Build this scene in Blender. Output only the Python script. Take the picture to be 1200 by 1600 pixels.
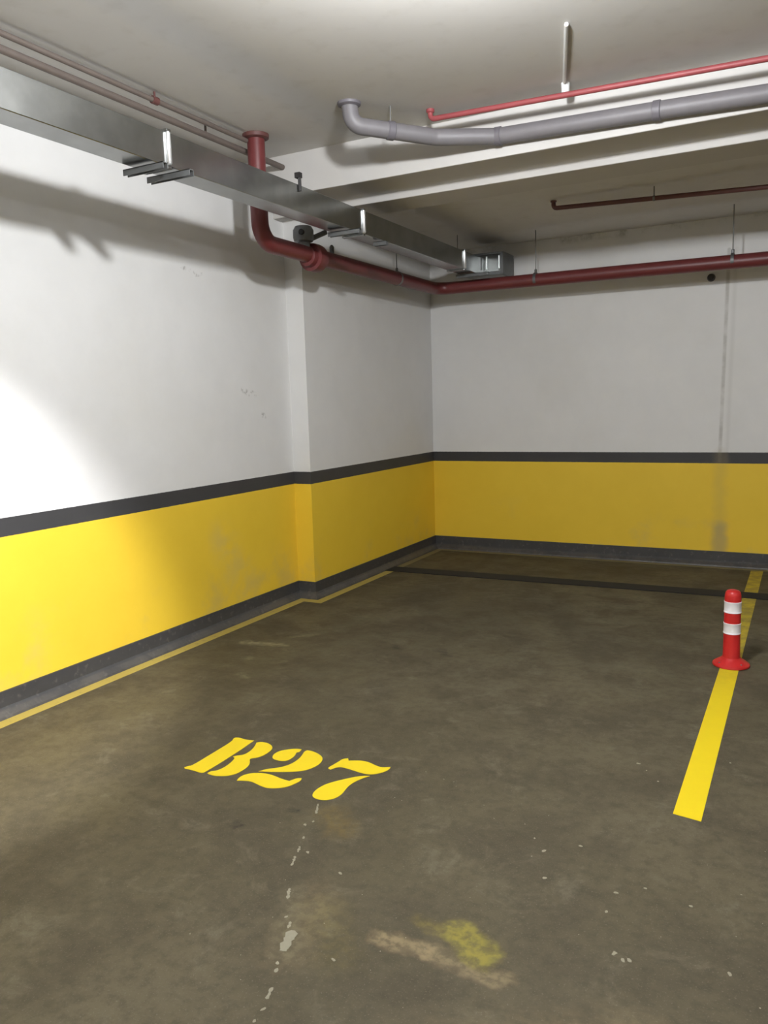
import bpy, bmesh, math, random
from mathutils import Vector, Matrix
random.seed(7)
for o in list(bpy.data.objects): bpy.data.objects.remove(o)
S = bpy.context.scene
C = S.collection
PI = math.pi

# ------------------------------------------------------------------ camera
YAW, PITCH, ROLL, FPX, CX, CH = 0.49056, -0.13710, -0.029791, 1246.5, 3.62085, 1.55
cd = bpy.data.cameras.new('camera')
cam = bpy.data.objects.new('camera', cd); C.objects.link(cam)
cd.sensor_fit = 'VERTICAL'; cd.sensor_height = 36; cd.lens = FPX * 36 / 1600
cd.clip_start = 0.05; cd.clip_end = 100
f_ = Vector((-math.sin(YAW) * math.cos(PITCH), math.cos(YAW) * math.cos(PITCH), math.sin(PITCH)))
r_ = Vector((math.cos(YAW), math.sin(YAW), 0)); u_ = r_.cross(f_)
r2 = math.cos(ROLL) * r_ + math.sin(ROLL) * u_; u2 = -math.sin(ROLL) * r_ + math.cos(ROLL) * u_
M = Matrix((r2, u2, -f_)).transposed().to_4x4(); M.translation = (CX, 0, CH)
cam.matrix_world = M
S.camera = cam

# ------------------------------------------------------------------ world, exposure, lamps
W = bpy.data.worlds.new('world'); S.world = W; W.use_nodes = True
W.node_tree.nodes['Background'].inputs[0].default_value = (0.9, 0.93, 1, 1)
W.node_tree.nodes['Background'].inputs[1].default_value = 0.05
S.view_settings.view_transform = 'Standard'; S.view_settings.look = 'None'
S.view_settings.exposure = 0.22; S.view_settings.gamma = 1; S.view_settings.use_curve_mapping = False
MAIN_LAMP = (2.62, 2.45, 3.04)
LAMP_W = 236.0                        # main lamp, just above the frame
FILL_W = 150.0                       # unseen fill lamps, added for ambient light
SPOT_W = 950.0  # spotlight out of view, added to make the bright patch on the left wall
spd = bpy.data.lights.new('added_patch_beam', 'SPOT'); spd.energy = SPOT_W; spd.color = (0.97, 0.97, 1.0)
spd.spot_size = math.radians(41); spd.spot_blend = 0.5; spd.shadow_soft_size = 0.05
spo = bpy.data.objects.new('added_patch_beam', spd)
SP = Vector((3.0, 0.35, 3.0)); ST = Vector((0.0, 2.0, 0.60))
C.objects.link(spo); spo.location = SP + (ST - SP).normalized() * 0.06
spo.rotation_euler = (ST - SP).to_track_quat('-Z', 'Y').to_euler()

# ------------------------------------------------------------------ material helpers
class NT:
    def __init__(s, name):
        s.m = bpy.data.materials.new(name); s.m.use_nodes = True
        s.t = s.m.node_tree; s.b = s.t.nodes['Principled BSDF']
    def n(s, typ, **k):
        o = s.t.nodes.new(typ)
        for a, v in k.items(): setattr(o, a, v)
        return o
    def l(s, a, b): s.t.links.new(a, b)
    def setin(s, sock, v):
        if isinstance(v, bpy.types.NodeSocket): s.l(v, sock)
        else:
            if sock.type == 'RGBA' and len(v) == 3: v = (*v, 1)
            sock.default_value = v
    def math(s, op, a, b=None, c=None, clamp=False):
        o = s.n('ShaderNodeMath', operation=op, use_clamp=clamp); s.setin(o.inputs[0], a)
        if b is not None: s.setin(o.inputs[1], b)
        if c is not None: s.setin(o.inputs[2], c)
        return o.outputs[0]
    def vm(s, op, a, b=None, scale=None):
        o = s.n('ShaderNodeVectorMath', operation=op); s.setin(o.inputs[0], a)
        if b is not None: s.setin(o.inputs[1], b)
        if scale is not None: s.setin(o.inputs[3], scale)
        return o.outputs['Value'] if op in ('LENGTH', 'DOT_PRODUCT') else o.outputs[0]
    def mr(s, v, a, b, c=0.0, d=1.0, smooth=True):
        o = s.n('ShaderNodeMapRange', interpolation_type='SMOOTHSTEP' if smooth else 'LINEAR')
        s.setin(o.inputs[0], v)
        for i, x in enumerate((a, b, c, d)): s.setin(o.inputs[i + 1], x)
        return o.outputs[0]
    def mix(s, f, a, b, blend='MIX'):
        o = s.n('ShaderNodeMix', data_type='RGBA', blend_type=blend)
        s.setin(o.inputs[0], f); s.setin(o.inputs[6], a); s.setin(o.inputs[7], b)
        return o.outputs[2]
    def noise(s, vec, scale, detail=4, rough=0.55, dist=0):
        o = s.n('ShaderNodeTexNoise'); s.l(vec, o.inputs['Vector'])
        o.inputs['Scale'].default_value = scale; o.inputs['Detail'].default_value = detail
        o.inputs['Roughness'].default_value = rough; o.inputs['Distortion'].default_value = dist
        return o.outputs[0]
    def obj(s): return s.n('ShaderNodeTexCoord').outputs['Object']
    def bump(s, h, strength, dist=0.01):
        o = s.n('ShaderNodeBump'); o.inputs['Strength'].default_value = strength; o.inputs['Distance'].default_value = dist
        s.l(h, o.inputs['Height']); s.l(o.outputs[0], s.b.inputs['Normal'])
    def cap(s, P, a, b, r0, r1):
        """1 inside a rounded bar a-b of radius r0, fading to 0 at r1"""
        a = Vector(a); b = Vector(b); ba = b - a; L = max(ba.length_squared, 1e-8)
        pa = s.vm('SUBTRACT', P, tuple(a))
        h = s.math('MULTIPLY', s.vm('DOT_PRODUCT', pa, tuple(ba)), 1 / L, clamp=True)
        d = s.vm('LENGTH', s.vm('SUBTRACT', pa, s.vm('SCALE', tuple(ba), scale=h)))
        return s.mr(d, r0, r1, 1.0, 0.0)

def srgb(r, g, b):
    f = lambda c: (c / 255 / 12.92) if c <= 10 else ((c / 255 + 0.055) / 1.055) ** 2.4
    return (f(r), f(g), f(b))

def simple(name, col, rough=0.6, metal=0.0, var=0.12, scale=14, bump=0.0, coat=0):
    t = NT(name); P = t.obj()
    n = t.noise(P, scale)
    dark = tuple(c * (1 - var) for c in col); light = tuple(min(1, c * (1 + var)) for c in col)
    t.l(t.mix(n, dark, light), t.b.inputs['Base Color'])
    t.b.inputs['Roughness'].default_value = rough; t.b.inputs['Metallic'].default_value = metal
    if bump: t.bump(t.noise(P, scale * 6), bump, 0.002)
    return t.m

H_TOP, H_MID, H_KICK = 1.020, 0.923, 0.132
def wall_mat(name, back=False):
    t = NT(name); P = t.obj(); xyz = t.n('ShaderNodeSeparateXYZ'); t.l(P, xyz.inputs[0]); z = xyz.outputs[2]
    big = t.noise(P, 0.9, 5); mid = t.noise(P, 4, 6, 0.6); fine = t.noise(P, 45, 4)
    wht = t.mix(mid, srgb(214, 213, 211), srgb(226, 225, 223))
    wht = t.mix(t.mr(big, 0.5, 0.75, 0, 0.25), wht, srgb(205, 202, 194))
    yel = t.mix(mid, (0.76, 0.51, 0.034), (0.84, 0.58, 0.048))
    # rubbed, greyed patches low on the yellow
    low = t.mr(z, 0.15, 0.65, 1.0, 0.0)
    rub = t.math('MULTIPLY', t.mr(t.noise(P, 2.3, 5, 0.62), 0.52, 0.72), low)
    yel = t.mix(t.math('MULTIPLY', rub, 0.35), yel, srgb(188, 172, 120))
    blk = t.mix(mid, (0.034, 0.034, 0.036), (0.052, 0.051, 0.051))
    e = 0.0012
    zz = t.math('ADD', z, t.math('MULTIPLY', t.math('SUBTRACT', fine, 0.5), 0.004))
    c = t.mix(t.mr(zz, H_TOP - e, H_TOP + e), blk, wht)
    c = t.mix(t.mr(zz, H_MID - e, H_MID + e), yel, c)
    c = t.mix(t.mr(zz, H_KICK - e, H_KICK + e), blk, c)
    Pd = t.vm('ADD', P, t.vm('SCALE', t.n('ShaderNodeTexNoise').outputs[1], scale=0.0))
    nz = t.n('ShaderNodeTexNoise'); t.l(P, nz.inputs['Vector']); nz.inputs['Scale'].default_value = 9
    Pd = t.vm('ADD', P, t.vm('SCALE', t.vm('SUBTRACT', nz.outputs[1], (0.5, 0.5, 0.5)), scale=0.08))
    spots = t.mr(t.noise(P, 26, 3), 0.45, 0.62)
    if back:
        Y = 7.622
        seam = t.cap(P, (2.962, Y, 2.75), (2.932, Y, 0.95), 0.006, 0.022)
        c = t.mix(t.math('MULTIPLY', seam, t.mr(t.noise(P, 6, 4), 0.3, 0.7, 0.15, 0.5)), c, srgb(120, 114, 100))
        seam2 = t.cap(P, (3.02, Y, 2.75), (2.99, Y, 0.95), 0.0, 0.03)
        c = t.mix(t.math('MULTIPLY', seam2, 0.12), c, srgb(120, 114, 100))
        st = t.cap(Pd, (2.95, Y, 0.34), (2.94, Y, 0.14), 0.02, 0.10)
        c = t.mix(t.math('MULTIPLY', st, 0.55), c, srgb(150, 138, 112))
        st2 = t.cap(Pd, (2.94, Y, 1.0), (2.94, Y, 0.3), 0.0, 0.09)
        c = t.mix(t.math('MULTIPLY', st2, 0.2), c, srgb(160, 145, 105))
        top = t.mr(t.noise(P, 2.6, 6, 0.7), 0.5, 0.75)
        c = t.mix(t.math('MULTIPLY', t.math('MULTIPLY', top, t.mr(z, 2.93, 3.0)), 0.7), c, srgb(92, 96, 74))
    else:
        for a, b, r in (((0, 4.66, 1.66), (0, 4.82, 1.63), 0.03), ((0, 4.89, 1.48), (0, 4.92, 1.47), 0.022),
                        ((0, 4.12, 2.44), (0, 4.3, 2.42), 0.02)):
            mk = t.math('MULTIPLY', t.cap(Pd, a, b, r * 0.3, r), spots)
            c = t.mix(t.math('MULTIPLY', mk, 0.55), c, srgb(128, 124, 116))
    if not back:
        sm = t.math('MULTIPLY', t.cap(Pd, (0, 4.35, 0.62), (0, 4.6, 0.25), 0.0, 0.22), t.mr(t.noise(P, 6, 5), 0.35, 0.6))
        c = t.mix(t.math('MULTIPLY', sm, 0.3), c, srgb(196, 182, 130))
    t.l(c, t.b.inputs['Base Color'])
    t.b.inputs['Roughness'].default_value = 0.55; t.b.inputs['Specular IOR Level'].default_value = 0.35
    t.bump(t.noise(P, 18, 5), 0.12, 0.006)
    return t.m

def floor_mat():
    t = NT('worn_concrete_floor'); P = t.obj()
    n1 = t.noise(P, 0.55, 6, 0.6, 0.4); n2 = t.noise(P, 2.6, 7, 0.65, 0.2); n3 = t.noise(P, 22, 6, 0.7); n4 = t.noise(P, 160, 3)
    c = t.mix(t.mr(n1, 0.3, 0.7), srgb(77, 71, 54), srgb(92, 85, 67))
    c = t.mix(t.mr(n2, 0.40, 0.62, 0, 0.8), c, srgb(72, 66, 52))
    c = t.mix(t.mr(t.noise(P, 4.5, 7, 0.7, 0.6), 0.52, 0.72, 0, 0.6), c, srgb(106, 100, 82))
    c = t.mix(t.mr(n3, 0.42, 0.66, 0, 0.5), c, srgb(62, 57, 44))
    c = t.mix(t.mr(n4, 0.58, 0.72, 0, 0.4), c, srgb(120, 113, 100))
    c = t.mix(t.mr(t.noise(P, 7, 6, 0.7), 0.62, 0.78, 0, 0.35), c, srgb(54, 51, 44))
    nz = t.n('ShaderNodeTexNoise'); t.l(P, nz.inputs['Vector']); nz.inputs['Scale'].default_value = 12; nz.inputs['Detail'].default_value = 4
    Pd = t.vm('ADD', P, t.vm('SCALE', t.vm('SUBTRACT', nz.outputs[1], (0.5, 0.5, 0.5)), scale=0.09))
    sp = t.mr(t.noise(P, 30, 5), 0.38, 0.62, 0.35, 1)
    G = (134, 122, 62); T = (138, 122, 92); L = (134, 128, 102); K = (38, 34, 29); Ye = (142, 132, 56)
    for a, b, r0, r1, col, s in (
            ((2.77, 1.985), (2.86, 1.93), 0.03, 0.075, Ye, 0.75),
            ((2.64, 1.99), (2.72, 1.97), 0.0, 0.045, G, 0.45),
            ((2.56, 1.87), (2.72, 1.86), 0.012, 0.05, T, 0.75),
            ((2.72, 1.86), (2.94, 1.85), 0.01, 0.05, T, 0.6),
            ((2.905, 1.945), (2.915, 1.94), 0.0, 0.022, Ye, 0.8),
            ((2.35, 1.9), (2.5, 1.75), 0.0, 0.12, G, 0.15),
            ((2.3, 1.95), (2.36, 1.7), 0.0, 0.14, T, 0.25),
            ((2.9, 1.5), (3.3, 1.75), 0.0, 0.25, T, 0.35),
            ((2.06, 2.42), (2.16, 2.33), 0.0, 0.10, (110, 92, 48), 0.5),
            ((0.37, 4.07), (0.64, 4.12), 0.0, 0.06, L, 0.8), ((0.6, 4.3), (0.72, 4.4), 0.0, 0.05, L, 0.4),
            ((0.59, 3.81), (0.61, 3.80), 0.0, 0.045, L, 0.55), ((0.74, 3.55), (0.80, 3.52), 0.0, 0.05, L, 0.4),
            ((1.33, 4.38), (1.38, 4.36), 0.0, 0.06, K, 0.8), ((1.62, 4.42), (1.72, 4.34), 0.0, 0.06, K, 0.8),
            ((1.905, 2.365), (1.92, 2.36), 0.0, 0.03, (30, 28, 26), 1.0), ((1.77, 2.19), (1.79, 2.18), 0.0, 0.03, K, 0.8),
            ((1.98, 2.40), (2.10, 2.12), 0.0, 0.05, L, 0.10),
            ((2.2, 1.95), (2.35, 1.7), 0.0, 0.06, L, 0.2)):
        m = t.math('MULTIPLY', t.cap(Pd, (*a, 0), (*b, 0), r0, r1), sp)
        c = t.mix(t.math('MULTIPLY', m, s), c, srgb(*col))
    t.l(c, t.b.inputs['Base Color'])
    t.l(t.mr(n2, 0.3, 0.8, 0.55, 0.8), t.b.inputs['Roughness'])
    t.b.inputs['Specular IOR Level'].default_value = 0.2
    t.bump(t.math('ADD', n3, t.math('MULTIPLY', n4, 0.5)), 0.18, 0.004)
    return t.m

def ceiling_mat(name='painted_slab'):
    t = NT(name); P = t.obj()
    n = t.noise(P, 1.1, 5); n2 = t.noise(P, 9, 5)
    c = t.mix(n, srgb(200, 197, 192), srgb(212, 210, 206))
    c = t.mix(t.mr(n2, 0.5, 0.8, 0, 0.3), c, srgb(182, 177, 168))
    t.l(c, t.b.inputs['Base Color']); t.b.inputs['Roughness'].default_value = 0.75
    t.bump(n2, 0.12, 0.006)
    return t.m

def paint_mat(name, col, worn=0.25, dirt=srgb(104, 96, 70), scale=16):
    t = NT(name); P = t.obj()
    n = t.noise(P, scale, 6, 0.65); n2 = t.noise(P, 2.0, 4)
    c = t.mix(n2, col, tuple(x * 0.9 for x in col))
    m = t.math('MULTIPLY', t.mr(n, 0.55, 0.75), worn)
    t.l(t.mix(m, c, dirt), t.b.inputs['Base Color'])
    t.b.inputs['Roughness'].default_value = 0.5
    return t.m

def metal_mat(name, col, rough=0.42, metal=0.75):
    t = NT(name); P = t.obj()
    n = t.noise(P, 7, 5, 0.6); n2 = t.noise(P, 60, 3)
    c = t.mix(t.mr(n, 0.3, 0.7), tuple(x * 0.88 for x in col), tuple(min(1, x * 1.08) for x in col))
    t.l(c, t.b.inputs['Base Color']); t.b.inputs['Metallic'].default_value = metal
    t.l(t.mr(n2, 0.3, 0.7, rough - 0.01, rough + 0.02), t.b.inputs['Roughness'])
    return t.m

def glow_mat(name, strength):
    m = bpy.data.materials.new(name); m.use_nodes = True; t = m.node_tree
    b = t.nodes['Principled BSDF']; b.inputs['Base Color'].default_value = (0.9, 0.9, 0.9, 1)
    b.inputs['Emission Color'].default_value = (0.95, 0.972, 1.0, 1); b.inputs['Emission Strength'].default_value = strength
    return m

# ------------------------------------------------------------------ mesh helpers
def link(name, bm, m, parent=None, smooth=False, bevel=0.0, seg=2):
    bmesh.ops.recalc_face_normals(bm, faces=bm.faces[:])
    me = bpy.data.meshes.new(name); bm.to_mesh(me); bm.free()
    o = bpy.data.objects.new(name, me); C.objects.link(o); me.materials.append(m)
    if parent is not None:
        o.parent = parent; o.location = -parent.location if parent.rotation_euler.z == 0 else (0, 0, 0)
    if smooth:
        for p in me.polygons: p.use_smooth = True
        me.set_sharp_from_angle(angle=math.radians(38))
    if bevel:
        b = o.modifiers.new('bevel', 'BEVEL'); b.width = bevel; b.segments = seg; b.limit_method = 'ANGLE'
        b.angle_limit = math.radians(40)
    return o
def struct(name, bm, m, **k):
    o = link(name, bm, m, **k); o['kind'] = 'structure'; return o
def tag(o, label, cat, group=None, kind=None):
    o['label'] = label; o['category'] = cat
    if group: o['group'] = group
    if kind: o['kind'] = kind
    return o
def thing(name, loc, label, cat, group=None):
    e = bpy.data.objects.new(name, None); C.objects.link(e); e.location = loc; e.empty_display_size = 0.1
    return tag(e, label, cat, group)
def box(bm, a, b):
    v = [bm.verts.new((x, y, z)) for x in (a[0], b[0]) for y in (a[1], b[1]) for z in (a[2], b[2])]
    for q in ((0, 1, 3, 2), (4, 6, 7, 5), (0, 4, 5, 1), (2, 3, 7, 6), (0, 2, 6, 4), (1, 5, 7, 3)):
        bm.faces.new([v[i] for i in q])
    return bm
def prism(bm, pts, d):
    """closed polygon pts (3-D) pushed along vector d"""
    a = [bm.verts.new(p) for p in pts]; b = [bm.verts.new(Vector(p) + Vector(d)) for p in pts]
    bm.faces.new(a); bm.faces.new(b[::-1]); n = len(pts)
    for i in range(n): bm.faces.new((a[i], b[i], b[(i + 1) % n], a[(i + 1) % n]))
    return bm
def fillet(pts, r, n=9):
    out = [Vector(pts[0])]
    for i in range(1, len(pts) - 1):
        p, a, b = Vector(pts[i]), Vector(pts[i - 1]), Vector(pts[i + 1])
        d1 = (a - p).normalized(); d2 = (b - p).normalized(); ang = d1.angle(d2)
        if ang > math.radians(176): out.append(p); continue
        t = min(r / math.tan(ang / 2), (a - p).length * 0.48, (b - p).length * 0.48); rr = t * math.tan(ang / 2)
        c = p + (d1 + d2).normalized() * (rr / math.sin(ang / 2))
        s = p + d1 * t - c; e = p + d2 * t - c; tot = s.angle(e); ax = s.cross(e).normalized()
        for k in range(n + 1): out.append(c + Matrix.Rotation(tot * k / n, 3, ax) @ s)
    out.append(Vector(pts[-1])); return out
def tube(bm, pts, r, seg=20, elbow=0.0):
    if elbow: pts = fillet(pts, elbow)
    pts = [Vector(p) for p in pts]; rings = []; nrm = None
    for i, p in enumerate(pts):
        t = (pts[min(i + 1, len(pts) - 1)] - pts[max(i - 1, 0)]).normalized()
        if nrm is None: nrm = t.cross(Vector((0.31, 0.2, 0.93)) if abs(t.z) < 0.9 else Vector((1, 0, 0))).normalized()
        nrm = (nrm - t * nrm.dot(t)).normalized(); bn = t.cross(nrm)
        rr = r[i] if isinstance(r, (list, tuple)) else r
        rings.append([bm.verts.new(p + (nrm * math.cos(2 * PI * k / seg) + bn * math.sin(2 * PI * k / seg)) * rr) for k in range(seg)])
    for a, b in zip(rings, rings[1:]):
        for k in range(seg): bm.faces.new((a[k], a[(k + 1) % seg], b[(k + 1) % seg], b[k]))
    bm.faces.new(rings[0][::-1]); bm.faces.new(rings[-1])
    return bm
def lathe(bm, prof, c, axis='Z', seg=40):
    """prof [(r, h)], closed at both ends, about an axis through c"""
    c = Vector(c); rings = []
    for r, h in prof:
        R = []
        for k in range(seg):
            a = 2 * PI * k / seg; x, y = r * math.cos(a), r * math.sin(a)
            R.append(bm.verts.new(c + (Vector((x, y, h)) if axis == 'Z' else Vector((x, h, y)) if axis == 'Y' else Vector((h, x, y)))))
        rings.append(R)
    for a, b in zip(rings, rings[1:]):
        for k in range(seg): bm.faces.new((a[k], a[(k + 1) % seg], b[(k + 1) % seg], b[k]))
    bm.faces.new(rings[0][::-1]); bm.faces.new(rings[-1])
    return bm
NB = bmesh.new

# ------------------------------------------------------------------ materials
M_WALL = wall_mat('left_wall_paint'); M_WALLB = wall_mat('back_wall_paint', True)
M_FLOOR = floor_mat(); M_CEIL = ceiling_mat()
M_BEAM = simple('white_painted_beam', srgb(197, 194, 190), 0.7, var=0.04, scale=3)
def kick_mat():
    t = NT('scuffed_black_kick'); P = t.obj(); xyz = t.n('ShaderNodeSeparateXYZ'); t.l(P, xyz.inputs[0]); z = xyz.outputs[2]
    n = t.noise(P, 5, 6, 0.7, 0.5); n2 = t.noise(P, 30, 4)
    c = t.mix(n, (0.028, 0.028, 0.031), (0.065, 0.064, 0.064))
    c = t.mix(t.mr(n2, 0.55, 0.75, 0, 0.5), c, srgb(112, 108, 102))
    w = t.math('MULTIPLY', t.mr(z, 0.048, 0.030), t.mr(n, 0.35, 0.65, 0.1, 0.7))
    c = t.mix(w, c, srgb(88, 84, 78))
    t.l(c, t.b.inputs['Base Color']); t.b.inputs['Roughness'].default_value = 0.5
    return t.m
M_KICK = kick_mat()
YEL = (0.80, 0.60, 0.008)
M_YPAINT = paint_mat('yellow_road_paint', YEL, 0.08)
M_YLINE = paint_mat('yellow_edge_paint', (0.44, 0.34, 0.075), 0.6)
M_YDIRTY = paint_mat('faded_edge_paint', (0.20, 0.165, 0.07), 0.9, srgb(80, 74, 60))
M_STRIP = simple('black_strip', (0.006, 0.0058, 0.0055), 0.9, var=0.4, scale=20)
M_RED = simple('red_pipe_paint', (0.135, 0.026, 0.026), 0.42, var=0.15, scale=9)
M_REDTHIN = simple('bright_red_pipe_paint', (0.29, 0.06, 0.065), 0.5, var=0.15)
M_MAROON = simple('dull_red_pipe_paint', (0.12, 0.045, 0.04), 0.55, var=0.15)
M_BROWNPIPE = simple('dusty_red_pipe_paint', (0.13, 0.103, 0.088), 0.6, var=0.2)
M_GREY = simple('grey_plastic_pipe', (0.17, 0.16, 0.168), 0.5, var=0.12)
M_GREYD = simple('grey_coupling', (0.14, 0.13, 0.145), 0.5)
M_DUCT = metal_mat('galvanised_duct', (0.33, 0.34, 0.335), 0.22, 1.0)
M_CLEAT = metal_mat('bright_cleat', (0.92, 0.93, 0.95), 0.30, 0.9)
M_STEEL = metal_mat('dull_steel', (0.16, 0.165, 0.165), 0.5, 0.6)
M_ROD = metal_mat('threaded_rod', (0.22, 0.22, 0.21), 0.5, 0.6)
M_WHITE = simple('white_plastic', (0.72, 0.73, 0.72), 0.5, var=0.05)
M_BRED = simple('bollard_red_rubber', (0.50, 0.016, 0.016), 0.42, var=0.10)
M_BWHT = simple('reflective_band', (0.90, 0.88, 0.93), 0.35, var=0.03)
M_BLACK = simple('black_rubber_cap', (0.02, 0.018, 0.018), 0.6)
M_VALVE = metal_mat('grey_switch_housing', (0.22, 0.23, 0.24), 0.5, 0.4)
M_FLECK = simple('dried_plaster_flecks', srgb(136, 131, 113), 0.7, var=0.15, scale=60)

# ------------------------------------------------------------------ the setting
XS, YS, YB = 0.159, 5.271, 7.622        # step in the left wall, back wall
XR, YF = 10.5, -8.0                      # right wall and the wall behind the camera
ZN, ZF = 3.25, 3.02                      # near and far ceiling
struct('floor', box(NB(), (-0.3, YF - 0.3, -0.2), (XR + 0.3, YB + 0.3, 0)), M_FLOOR)
bm = NB(); prism(bm, [(-0.3, YF, 0), (0, YF, 0), (0, YS, 0), (XS, YS, 0), (XS, YB, 0), (-0.3, YB, 0)], (0, 0, 3.4))
struct('wall_left', bm, M_WALL)
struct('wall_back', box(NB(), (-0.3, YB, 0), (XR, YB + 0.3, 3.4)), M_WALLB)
struct('wall_right', box(NB(), (XR, YF, 0), (XR + 0.3, YB + 0.3, 3.4)), M_WALL)
struct('wall_front', box(NB(), (-0.3, YF - 0.3, 0), (XR + 0.3, YF, 3.4)), M_WALL)
bm = NB()
prism(bm, [(-0.3, YF, ZN), (-0.3, 5.0, ZN), (-0.3, 5.0, ZF), (-0.3, YB + 0.3, ZF), (-0.3, YB + 0.3, 3.7), (-0.3, YF, 3.7)], (XR + 0.6, 0, 0))
struct('ceiling', bm, M_CEIL)
# stepped concrete beam across the bay
Y1, Y2, Y3, ZB1, ZB2 = 4.80, 5.15, 5.48, 2.985, 2.935
bm = NB()
prism(bm, [(0, Y1, 3.3), (0, Y1, ZB1), (0, Y2, ZB1), (0, Y2, ZB2), (0, Y3, ZB2), (0, Y3, 3.3)], (XR, 0, 0))
struct('trim_1', bm, M_BEAM, bevel=0.006)

def kick_path(pts, name):
    """black kick board: thin upright, then a worn sloping fillet down to the floor"""
    prof = [(0.0, 0.0), (0.050, 0.0), (0.046, 0.012), (0.020, 0.036), (0.010, 0.050), (0.010, H_KICK), (0.0, H_KICK)]
    bm = NB(); rings = []
    for i, p in enumerate(pts):
        d1 = (Vector(p) - Vector(pts[i - 1])).normalized() if i else None
        d2 = (Vector(pts[i + 1]) - Vector(p)).normalized() if i < len(pts) - 1 else None
        nn = [Vector((d.y, -d.x, 0)) for d in (d1, d2) if d is not None]
        m = sum(nn, Vector()).normalized(); m = m / m.dot(nn[0])
        rings.append([bm.verts.new(Vector((p[0], p[1], 0)) + m * o + Vector((0, 0, z))) for o, z in prof])
    for a, b in zip(rings, rings[1:]):
        n = len(prof)
        for k in range(n): bm.faces.new((a[k], a[(k + 1) % n], b[(k + 1) % n], b[k]))
    bm.faces.new(rings[0]); bm.faces.new(rings[-1][::-1])
    return struct(name, bm, M_KICK)
kick_path([(0, YF + .01, 0), (0, YS, 0), (XS, YS, 0), (XS, YB, 0)], 'baseboard_left')
kick_path([(XS, YB, 0), (XR - .01, YB, 0)], 'baseboard_back')

# ------------------------------------------------------------------ floor markings
def ribbon(pts, o1, o2, z, th):
    bm = NB(); L = []; R = []
    for i, p in enumerate(pts):
        d1 = (Vector(p) - Vector(pts[i - 1])).normalized() if i else None
        d2 = (Vector(pts[i + 1]) - Vector(p)).normalized() if i < len(pts) - 1 else None
        nn = [Vector((d.y, -d.x)) for d in (d1, d2) if d is not None]
        m = sum(nn, Vector((0, 0))).normalized(); m = m / m.dot(nn[0])
        L.append(Vector(p) + m * o1); R.append(Vector(p) + m * o2)
    poly = [(*p, z) for p in L] + [(*p, z) for p in R[::-1]]
    return prism(bm, poly, (0, 0, th))
edge_path = [(0, -6.0), (0, YS), (XS, YS), (XS, 6.40)]
tag(link('edge_line', ribbon(edge_path, 0.054, 0.130, 0.0, 0.0012), M_YLINE),
    'thin dull yellow line painted on the floor along the left wall and its step', 'floor marking')
tag(link('edge_line', ribbon([(XS, 6.57), (XS, YB), (3.2, YB), (XR, YB)], 0.058, 0.125, 0.0, 0.0012), M_YDIRTY),
    'grimy faded yellow edge line behind the dark strip, turning along the back wall', 'floor marking')
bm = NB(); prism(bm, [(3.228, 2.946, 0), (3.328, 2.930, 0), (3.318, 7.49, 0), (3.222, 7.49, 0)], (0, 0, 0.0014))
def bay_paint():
    t = NT('falloff_line_paint'); P = t.obj(); xyz = t.n('ShaderNodeSeparateXYZ'); t.l(P, xyz.inputs[0])
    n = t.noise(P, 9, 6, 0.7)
    w = t.math('MULTIPLY', t.mr(n, 0.3, 0.65, 0.45, 1.0), t.mr(xyz.outputs[1], 4.2, 5.4, 0.05, 0.8))  # mottled; the dulling towards the far end is light falloff put into the colour
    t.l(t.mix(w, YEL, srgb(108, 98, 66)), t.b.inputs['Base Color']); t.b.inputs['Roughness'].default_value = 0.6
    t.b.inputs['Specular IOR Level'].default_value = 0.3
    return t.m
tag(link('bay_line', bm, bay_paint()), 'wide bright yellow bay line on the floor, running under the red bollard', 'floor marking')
bm = NB(); prism(bm, [(XS + .01, 6.385, 0), (XR - .02, 6.60, 0), (XR - .02, 6.795, 0), (XS + .01, 6.575, 0)], (0, 0, 0.006))
tag(link('floor_strip', bm, M_STRIP, bevel=0.002), 'long black strip lying across the floor parallel to the back wall', 'floor strip')

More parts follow.
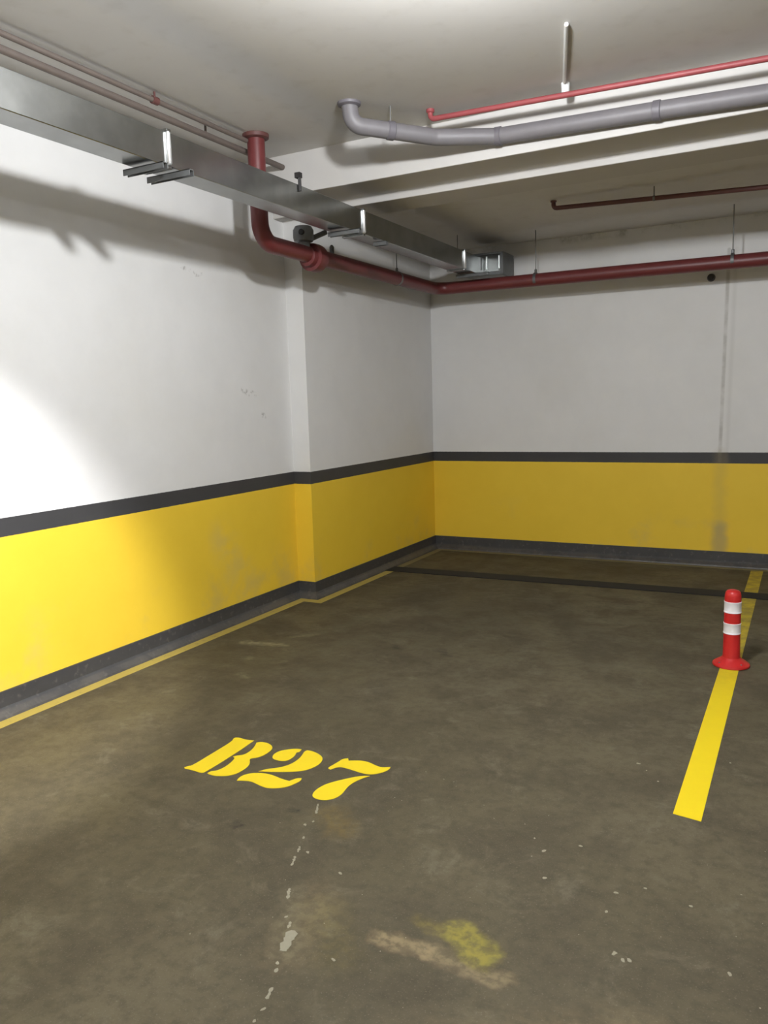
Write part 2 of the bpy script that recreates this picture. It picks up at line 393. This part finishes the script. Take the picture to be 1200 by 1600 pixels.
GL = {
'B': [[(1.2798,2.8099),(1.2849,2.8227),(1.3085,2.8279),(1.3392,2.8206),(1.3851,2.8307),(1.3923,2.7081),(1.3906,2.4768),(1.3781,2.4668),(1.3390,2.4709),(1.3051,2.4714),(1.2857,2.4689),(1.2755,2.4777),(1.2807,2.4935),(1.2958,2.5066),(1.2952,2.6470),(1.2957,2.7804)],
 [(1.4095,2.8159),(1.4240,2.8326),(1.4618,2.8341),(1.4948,2.8185),(1.5147,2.7975),(1.5228,2.7667),(1.5236,2.7237),(1.5112,2.6897),(1.4885,2.6701),(1.4886,2.6608),(1.5113,2.6341),(1.5250,2.6040),(1.5283,2.5699),(1.5239,2.5286),(1.5097,2.5006),(1.4837,2.4820),(1.4477,2.4699),(1.4192,2.4707),(1.4044,2.4761),(1.4064,2.4970),(1.4264,2.5123),(1.4354,2.5411),(1.4355,2.5816),(1.4266,2.6282),(1.4164,2.6470),(1.4039,2.6508),(1.4132,2.6693),(1.4352,2.6839),(1.4400,2.7150),(1.4357,2.7521),(1.4240,2.7868)]],
'2': [[(1.6443,2.8408),(1.6282,2.8404),(1.6068,2.8308),(1.5798,2.8089),(1.5602,2.7835),(1.5563,2.7527),(1.5637,2.7275),(1.5786,2.7088),(1.6033,2.7032),(1.6290,2.7056),(1.6483,2.7170),(1.6549,2.7404),(1.6534,2.7726),(1.6406,2.8050),(1.6504,2.8143)],
 [(1.6724,2.8436),(1.6986,2.8456),(1.7377,2.8343),(1.7698,2.8155),(1.7882,2.7912),(1.7975,2.7542),(1.7938,2.7122),(1.7757,2.6732),(1.7423,2.6450),(1.6968,2.6218),(1.6499,2.6005),(1.5966,2.5816),(1.6139,2.6131),(1.6541,2.6445),(1.6762,2.6768),(1.6869,2.7134),(1.6872,2.7596),(1.6776,2.7977),(1.6674,2.8268)],
 [(1.5641,2.4748),(1.5562,2.4963),(1.5573,2.5265),(1.5766,2.5542),(1.6087,2.5714),(1.6469,2.5801),(1.6851,2.5761),(1.7274,2.5658),(1.7678,2.5634),(1.7755,2.5835),(1.7854,2.6005),(1.8010,2.6059),(1.8097,2.5866),(1.8045,2.5595),(1.7935,2.5261),(1.7731,2.5008),(1.7441,2.4819),(1.7154,2.4744),(1.6817,2.4791),(1.6486,2.4885),(1.6221,2.4945),(1.5921,2.4875)]],
'7': [[(1.8558,2.7270),(1.8511,2.7381),(1.8555,2.7624),(1.8620,2.8015),(1.8640,2.8346),(1.8842,2.8484),(1.8975,2.8294),(1.9171,2.8401),(1.9521,2.8541),(1.9867,2.8532),(2.0241,2.8387),(2.0572,2.8314),(2.0772,2.8405),(2.0920,2.8516),(2.0977,2.8366),(2.0939,2.8087),(2.0768,2.7795),(2.0582,2.7608),(2.0313,2.7503),(1.9973,2.7520),(1.9556,2.7591),(1.9187,2.7643),(1.8944,2.7622),(1.8784,2.7461),(1.8701,2.7247)],
 [(2.0519,2.7427),(2.0282,2.7336),(2.0002,2.7108),(1.9662,2.6702),(1.9390,2.6331),(1.9174,2.5948),(1.9104,2.5476),(1.9153,2.5146),(1.9271,2.4932),(1.9524,2.4820),(1.9827,2.4846),(2.0079,2.5014),(2.0225,2.5293),(2.0249,2.5648),(2.0174,2.6044),(2.0148,2.6432),(2.0223,2.6793),(2.0351,2.7141)]]}
def rounded(poly):
    """one corner-cutting pass, sharp corners kept"""
    out = []; n = len(poly)
    for i in range(n):
        p, a, b = Vector(poly[i]), Vector(poly[i - 1]), Vector(poly[(i + 1) % n])
        if (p - a).angle(b - p) > math.radians(62): out.append(p)
        else: out += [p + (a - p) * 0.25, p + (b - p) * 0.25]
    return out
bay = thing('bay_number', (1.68, 2.65, 0), 'yellow stencilled bay number B27 painted on the grey floor', 'floor lettering')
for ch, nm in (('B', 'letter'), ('2', 'digit'), ('7', 'digit')):
    bm = NB()
    for poly in GL[ch]: prism(bm, [(*p, 0) for p in rounded(rounded(poly))], (0, 0, 0.0014))
    for f in [f for f in bm.faces if len(f.verts) > 4]: bmesh.ops.triangulate(bm, faces=[f])
    link(nm, bm, M_YPAINT, bay)

# spilt flecks of plaster on the floor: too many and too small to be counted
segs = [(1.979,2.454,2.012,2.388),(2.034,2.336,2.037,2.328),(2.016,2.303,2.024,2.296),(2.061,2.231,2.066,2.219),(2.084,2.172,2.099,2.134),(2.104,2.111,2.125,2.061),(2.193,1.95,2.215,1.905),(2.266,1.827,2.266,1.82),(2.292,1.813,2.301,1.784),(2.324,1.769,2.344,1.699),(2.358,1.647,2.363,1.643),(2.37,1.63,2.379,1.609),(2.404,1.559,2.414,1.523),(2.429,1.491,2.426,1.484),(2.432,1.449,2.43,1.441),(2.127,2.152,2.135,2.147),(2.296,2.092,2.304,2.088),(2.493,1.726,2.498,1.725)]
dots = [(3.035,3.316),(3.078,3.264),(3.136,3.185),(2.974,2.588),(2.869,2.504),(2.918,2.354),(3.141,2.372),(3.218,2.434),(3.359,2.401),(3.195,2.089),(3.237,2.078),(3.222,2.07),(3.488,2.14),(2.815,2.568),(3.135,2.264),(3.381,3.479)]
bm = NB()
def blob(bm, x, y, r, st=1.0, ang=0.0):
    k = 7; pts = []
    for i in range(k):
        a = 2 * PI * i / k; q = r * random.uniform(0.55, 1.15)
        px, py = q * math.cos(a) * st, q * math.sin(a)
        pts.append((x + px * math.cos(ang) - py * math.sin(ang), y + px * math.sin(ang) + py * math.cos(ang), 0))
    prism(bm, pts, (0, 0, random.uniform(0.0005, 0.0012)))
for i, (x0, y0, x1, y1) in enumerate(segs):
    L = math.hypot(x1 - x0, y1 - y0); ang = math.atan2(y1 - y0, x1 - x0)
    n = max(1, int(L / 0.012)); w = 0.017 if i == 9 else 0.0065
    for k in range(n):
        t = (k + 0.5) / n
        blob(bm, x0 + (x1 - x0) * t, y0 + (y1 - y0) * t, w * random.uniform(0.7, 1.1), 1.5, ang)
for x, y in dots: blob(bm, x, y, random.uniform(0.004, 0.008), 1.4, random.uniform(0, PI))
for _ in range(46): blob(bm, random.uniform(1.9, 3.7), random.uniform(1.5, 2.9), random.uniform(0.001, 0.0028))
tag(link('plaster_flecks', bm, M_FLECK), 'broken trail and scatter of pale dried flecks on the floor below the bay number', 'flecks', kind='stuff')

# ------------------------------------------------------------------ bollard
bx, by = 3.278, 4.80
bol = thing('bollard', (bx, by, 0), 'short red rubber bollard with two white bands standing on the yellow bay line', 'bollard')
link('base', lathe(NB(), [(0.098, 0.0), (0.100, 0.004), (0.098, 0.012), (0.080, 0.026), (0.060, 0.037), (0.050, 0.048)], (bx, by, 0.0014)), M_BRED, bol, smooth=True)
link('post', lathe(NB(), [(0.049, 0.046), (0.046, 0.06), (0.0445, 0.19), (0.0445, 0.32), (0.044, 0.385), (0.043, 0.41), (0.040, 0.426), (0.033, 0.436), (0.02, 0.441), (0.006, 0.442)], (bx, by, 0)), M_BRED, bol, smooth=True)
for z0, z1 in ((0.190, 0.252), (0.312, 0.376)):
    link('reflective_band', lathe(NB(), [(0.0446, z0), (0.0475, z0 + .001), (0.0475, z0 + .005), (0.0458, z0 + .007), (0.0456, z1 - .006), (0.0470, z1 - .004), (0.0470, z1 - .001), (0.0446, z1)], (bx, by, 0)), M_BWHT, bol, smooth=True)
for k in range(4):
    a = PI / 4 + k * PI / 2
    link('bolt', lathe(NB(), [(0.008, 0.012), (0.008, 0.025), (0.005, 0.028)], (bx + 0.078 * math.cos(a), by + 0.078 * math.sin(a), 0), seg=6), M_STEEL, bol)

# ------------------------------------------------------------------ main lamp and the added fill lamps
def lamp(x, y, watts, label, zl=3.07, zc=ZN):
    r = 0.07; st = watts / (PI * 4 * PI * r * r)
    L = thing('main_or_added_lamp', (x, y, zl), label, 'lamp', 'main ceiling lamp and added fill lamps')
    link('canopy', lathe(NB(), [(0.05, 0.0), (0.06, -0.01), (0.06, -0.02), (0.02, -0.03)][::-1], (x, y, zc)), M_WHITE, L, smooth=True)
    link('stem', tube(NB(), [(x, y, zc - 0.02), (x, y, zl + 0.06)], 0.009, 10), M_WHITE, L)
    bm = NB(); bmesh.ops.create_uvsphere(bm, u_segments=24, v_segments=14, radius=r)
    bmesh.ops.translate(bm, verts=bm.verts[:], vec=(x, y, zl))
    link('bulb', bm, glow_mat('lamp_glow', st), L, smooth=True)
lamp(*MAIN_LAMP[:2], LAMP_W, 'ceiling lamp globe above the bay number, nearest to the left wall', MAIN_LAMP[2])
lamp(6.9, 2.2, FILL_W * 0.35, 'added fill lamp globe right of the yellow bay line')
lamp(3.6, -3.4, FILL_W, 'added fill lamp globe behind the viewer, nearest to the left wall')
lamp(6.6, -2.6, FILL_W, 'added fill lamp globe behind the viewer, on the right')
spt = thing('added_spotlight', SP, 'small unseen spotlight added to make the bright patch on the left wall', 'spotlight')
d = (ST - SP).normalized()
bm = NB(); tube(bm, [SP - d * 0.12, SP - d * 0.115, SP + d * 0.035, SP + d * 0.04], [0.035, 0.055, 0.06, 0.06], 24)
link('housing', bm, M_STEEL, spt, smooth=True)
link('stem', tube(NB(), [SP - d * 0.08, (SP.x, SP.y, ZN)], 0.01, 10), M_STEEL, spt)
spo.parent = spt; spo.location = d * 0.06

# ------------------------------------------------------------------ duct
DX0, DX1, DZ0, DZ1 = 0.750, 0.900, 2.682, 2.837
duct = thing('ventilation_duct', (0.825, 4.0, DZ0), 'long square galvanised duct under the ceiling along the left wall', 'duct')
joints = [-2.4, -0.6, 1.2, 3.04, 4.92, 6.72, 7.20]
for a, b in zip(joints, joints[1:]):
    link('duct_section', box(NB(), (DX0, a + .002, DZ0), (DX1, b - .002, DZ1)), M_DUCT, duct, bevel=0.003)
for y in joints[1:-1]:
    bm = NB()
    for lo, hi in (((DX0 - .012, DZ0 - .012), (DX1 + .006, DZ0)), ((DX0 - .012, DZ1), (DX1 + .012, DZ1 + .012)), ((DX0 - .012, DZ0), (DX0, DZ1))):
        box(bm, (lo[0], y - .014, lo[1]), (hi[0], y + .014, hi[1]))
    link('flange', bm, M_DUCT, duct, bevel=0.002)
    link('cleat', tube(NB(), [(DX1 + .004, y, DZ0 + .004), (DX1 + .004, y, DZ0 + .012), (DX1 + .004, y, DZ1 - .004), (DX1 + .004, y, DZ1 + .002)], [.008, .0135, .0135, .008], 20), M_CLEAT, duct, smooth=True)
# damper box at the far end
bm = NB(); box(bm, (0.72, 7.205, DZ0), (1.06, 7.50, 2.865))
link('end_box', bm, metal_mat('dull_damper_box', (0.17, 0.175, 0.17), 0.3, 1.0), duct, bevel=0.003)
bm = NB()
box(bm, (0.70, 7.196, 2.865), (1.085, 7.51, 2.885)); box(bm, (1.06, 7.196, DZ0), (1.085, 7.51, 2.865))
box(bm, (0.92, 7.192, DZ0 - .001), (1.06, 7.204, DZ0 + .03))
link('end_frame', bm, M_STEEL, duct, bevel=0.002)
for x in (0.93, 1.05):
    link('cleat', tube(NB(), [(x, 7.197, 2.735), (x, 7.197, 2.85)], 0.008, 16), M_CLEAT, duct, smooth=True)
def bar(x0, x1, y, rod=True, zt=DZ0 - .012):
    """slotted channel under the duct, with threaded rods behind it up to the ceiling"""
    bm = NB(); w = 0.016
    box(bm, (x0, y - w, zt - .004), (x1, y + w, zt)); box(bm, (x0, y - w, zt - .028), (x1, y - w + .004, zt)); box(bm, (x0, y + w - .004, zt - .028), (x1, y + w, zt))
    b = link('support_channel', bm, M_STEEL, duct)
    if rod:
        top = ZN if y < Y1 else (ZB1 if y < Y2 else ZB2 if y < Y3 else ZF)
        link('hanger_rod', tube(NB(), [(x0 + .012, y, zt - .03), (x0 + .012, y, top)], 0.0035, 8), M_ROD, duct)
bar(0.715, 0.965, 2.945, False); bar(0.715, 0.985, 3.10, False)
bar(0.76, 1.0, 4.70, False); bar(0.85, 0.955, 5.16, False)
bar(0.74, 1.05, 6.93); 
for y in (1.1, 1.3, -0.7, -0.5): bar(0.715, 0.97, y, y == -0.7)
bm = NB(); tube(bm, [(0.905, 4.15, 2.80), (0.905, 4.15, 2.895)], 0.010, 10); box(bm, (0.880, 4.135, 2.875), (0.915, 4.165, 2.905))
link('bracket', bm, M_BLACK, duct)

# ------------------------------------------------------------------ big red pipe: riser, left run, back run
PX, PZ, PY = 0.450, 2.595, 7.15
main = thing('fire_main_pipe', (PX, 4.36, PZ), 'thick red fire main dropping from the ceiling and following the left and back walls', 'pipe')
link('pipe', tube(NB(), [(PX, 4.36, ZN), (PX, 4.36, PZ), (PX, PY, PZ), (2.2, PY, PZ - .01), (XR, PY, PZ - 0.09)], 0.056, 28, 0.13), M_RED, main, smooth=True)
link('ceiling_flange', lathe(NB(), [(0.060, -0.03), (0.082, -0.022), (0.084, -0.004), (0.084, 0.0)], (PX, 4.36, ZN)), M_MAROON, main, smooth=True)
bm = NB(); lathe(bm, [(0.058, -0.10), (0.068, -0.095), (0.072, -0.05), (0.095, -0.045), (0.098, -0.02), (0.098, 0.02), (0.095, 0.045), (0.072, 0.05), (0.068, 0.095), (0.058, 0.10)], (PX, 4.99, PZ - 0.012), 'Y')
link('grooved_coupling', bm, M_RED, main, smooth=True)
bm = NB(); lathe(bm, [(0.040, 0.04), (0.044, 0.085), (0.066, 0.095), (0.073, 0.12), (0.072, 0.17), (0.058, 0.195), (0.025, 0.202)], (PX - .01, 4.88, PZ - .01))
sw = link('flow_switch', bm, M_VALVE, main, smooth=True)
lathe_bm = lathe(NB(), [(0.018, 0.0), (0.020, -0.02), (0.015, -0.022)], (PX + 0.02, 4.822, PZ + 0.135), 'Y', 16)
link('knob', lathe_bm, M_BLACK, sw, smooth=True).location = (0, 0, 0)
bm = NB(); tube(bm, [(PX + 0.03, 4.93, PZ + 0.11), (PX + 0.09, 5.02, PZ + 0.16)], 0.018, 12)
link('lever', bm, M_STEEL, main, smooth=True)
bm = NB(); tube(bm, [(PX, 5.24, PZ + .04), (PX, 5.24, PZ + .10), (PX, 5.24, PZ + .115)], [0.016, 0.018, 0.008], 12)
link('drain_plug', bm, M_STEEL, main, smooth=True)
for k, (x, y, top) in enumerate(((PX, 6.3, ZF), (1.41, PY, ZF), (3.03, PY, ZF), (4.9, PY, ZF))):
    zc = PZ - max(0, (x - 2.2)) * 0.0096
    bm = NB(); tube(bm, [(x, y, zc + .05), (x, y, top)], 0.0045, 8)
    link('hanger_rod', bm, M_ROD, main)
    bm = NB(); lathe(bm, [(0.0585, -0.013), (0.0595, -0.012), (0.0595, 0.012), (0.0585, 0.013)], (x, y, zc), 'Y' if k == 0 else 'X')
    lathe(bm, [(0.012, 0.055), (0.012, 0.085), (0.005, 0.09)], (x, y, zc), seg=6)
    link('clamp', bm, M_STEEL if k else M_ROD, main, smooth=True)
# black stub on the back wall under the pipe
st = thing('wall_stub', (2.825, YB, 2.53), 'small black round stub poking from the back wall just under the red pipe', 'wall fitting')
link('collar', lathe(NB(), [(0.030, -0.006), (0.034, -0.004), (0.034, 0.0)], (2.825, YB, 2.53), 'Y'), M_GREYD, st, smooth=True)
link('cap', lathe(NB(), [(0.016, -0.055), (0.026, -0.05), (0.028, -0.03), (0.028, -0.002)], (2.825, YB, 2.53), 'Y'), M_BLACK, st, smooth=True)

# ------------------------------------------------------------------ grey waste pipe on the beam face
GY = 4.745
gp = thing('waste_pipe', (1.25, 4.20, 3.2), 'thick grey plastic waste pipe dropping from the ceiling, then running before the beam', 'pipe')
gpts = [(1.225, 4.21, ZN), (1.235, 4.22, 3.13), (1.60, 4.58, 3.095), (1.92, GY, 3.088), (2.84, GY, 3.064), (3.38, GY, 3.045), (XR, GY, 3.02)]
link('pipe', tube(NB(), fillet(gpts, 0.10), 0.047, 28), M_GREY, gp, smooth=True)
link('ceiling_collar', lathe(NB(), [(0.050, -0.022), (0.066, -0.014), (0.068, 0.0)], (1.225, 4.21, ZN)), M_GREYD, gp, smooth=True)
def along_x(x):
    for a, b in zip(gpts, gpts[1:]):
        if a[0] <= x <= b[0]:
            t = (x - a[0]) / (b[0] - a[0]); return Vector(a).lerp(Vector(b), t), (Vector(b) - Vector(a)).normalized()
for x in (1.40, 1.93, 2.83, 4.2, 5.6):
    p, dd = along_x(x)
    link('coupling', tube(NB(), [p - dd * .022, p - dd * .018, p + dd * .018, p + dd * .022], [.048, .0525, .0525, .048], 28), M_GREYD, gp, smooth=True)
    if x not in (1.93, 2.83): link('hanger_rod', tube(NB(), [(p.x, p.y, p.z + .05), (p.x, p.y, ZN)], 0.004, 8), M_ROD, gp)

# ------------------------------------------------------------------ thin sprinkler pipes
sp = thing('sprinkler_pipe', (1.6, 4.5, 3.19), 'thin bright red sprinkler pipe under the ceiling, above the grey waste pipe', 'pipe')
link('pipe', tube(NB(), [(1.575, 4.56, ZN), (1.575, 4.56, 3.195), (3.40, 4.55, 3.145), (XR, 4.5, 3.0)], 0.0155, 14, 0.03), M_REDTHIN, sp, smooth=True)
link('ceiling_fitting', lathe(NB(), [(0.018, -0.02), (0.024, -0.015), (0.024, 0)], (1.575, 4.56, ZN)), M_REDTHIN, sp, smooth=True)
for x, z in ((4.8, 3.117), (6.8, 3.078)):
    link('hanger_rod', tube(NB(), [(x, 4.55, z), (x, 4.55, ZN)], 0.003, 8), M_ROD, sp)

s2 = thing('sprinkler_pipe', (1.85, 6.2, 2.96), 'thin dull red sprinkler pipe under the low ceiling between the beam and the back wall', 'pipe')
link('pipe', tube(NB(), [(1.845, 6.2, ZF), (1.845, 6.2, 2.966), (3.315, 6.2, 2.908), (XR, 6.2, 2.84)], 0.0165, 14, 0.03), M_MAROON, s2, smooth=True)
link('ceiling_fitting', lathe(NB(), [(0.018, -0.012), (0.023, -0.01), (0.023, 0)], (1.845, 6.2, ZF)), M_MAROON, s2, smooth=True)
for x, z in ((2.577, 2.937), (4.4, 2.897), (6.4, 2.877)):
    link('hanger_rod', tube(NB(), [(x, 6.2, z + .01), (x, 6.2, ZF)], 0.0045, 8), M_ROD, s2)
    link('clamp', lathe(NB(), [(0.018, -0.008), (0.0195, -0.007), (0.0195, 0.007), (0.018, 0.008)], (x, 6.2, z), 'X', 20), M_ROD, s2, smooth=True)

s3 = thing('sprinkler_pipe', (0.42, 3.0, 3.2), 'thin dusty reddish pipe under the ceiling above the duct, ending at the red riser', 'pipe')
link('pipe', tube(NB(), [(0.405, -5.0, 3.205), (0.420, 4.30, 3.205)], 0.014, 14), M_BROWNPIPE, s3, smooth=True)
for y in (3.50, 1.4, -1.0):
    bm = NB(); lathe(bm, [(0.016, -0.022), (0.021, -0.02), (0.021, 0.02), (0.016, 0.022)], (0.418, y, 3.205), 'Y', 18)
    link('coupling', bm, M_MAROON, s3, smooth=True)
    link('hanger_rod', tube(NB(), [(0.418, y, 3.22), (0.418, y, ZN)], 0.006, 8), M_MAROON, s3)

s4 = thing('ceiling_pipe', (0.345, 3.0, 3.17), 'dusty brown pipe close to the left wall, just below the thinner reddish one', 'pipe')
link('pipe', tube(NB(), [(0.345, -5.0, 3.172), (0.345, Y1, 3.172)], 0.019, 16), M_BROWNPIPE, s4, smooth=True)
for y in (0.4, 2.2, 4.0):
    link('hanger', tube(NB(), [(0.345, y, 3.18), (0.345, y, ZN)], 0.007, 8), M_BROWNPIPE, s4)

# ------------------------------------------------------------------ white conduit on the ceiling
cn = thing('ceiling_conduit', (2.44, 4.3, ZN), 'short white conduit fixed to the ceiling, ending beside the bright red sprinkler pipe', 'conduit')
link('conduit', tube(NB(), [(2.566, 3.893, ZN - .008), (2.375, 4.56, ZN - .008)], 0.0095, 12), M_WHITE, cn, smooth=True)
bm = NB(); lathe(bm, [(0.016, -0.055), (0.021, -0.05), (0.023, -0.012), (0.024, 0.0)], (2.37, 4.60, ZN), seg=20)
link('end_cap', bm, M_WHITE, cn, smooth=True)
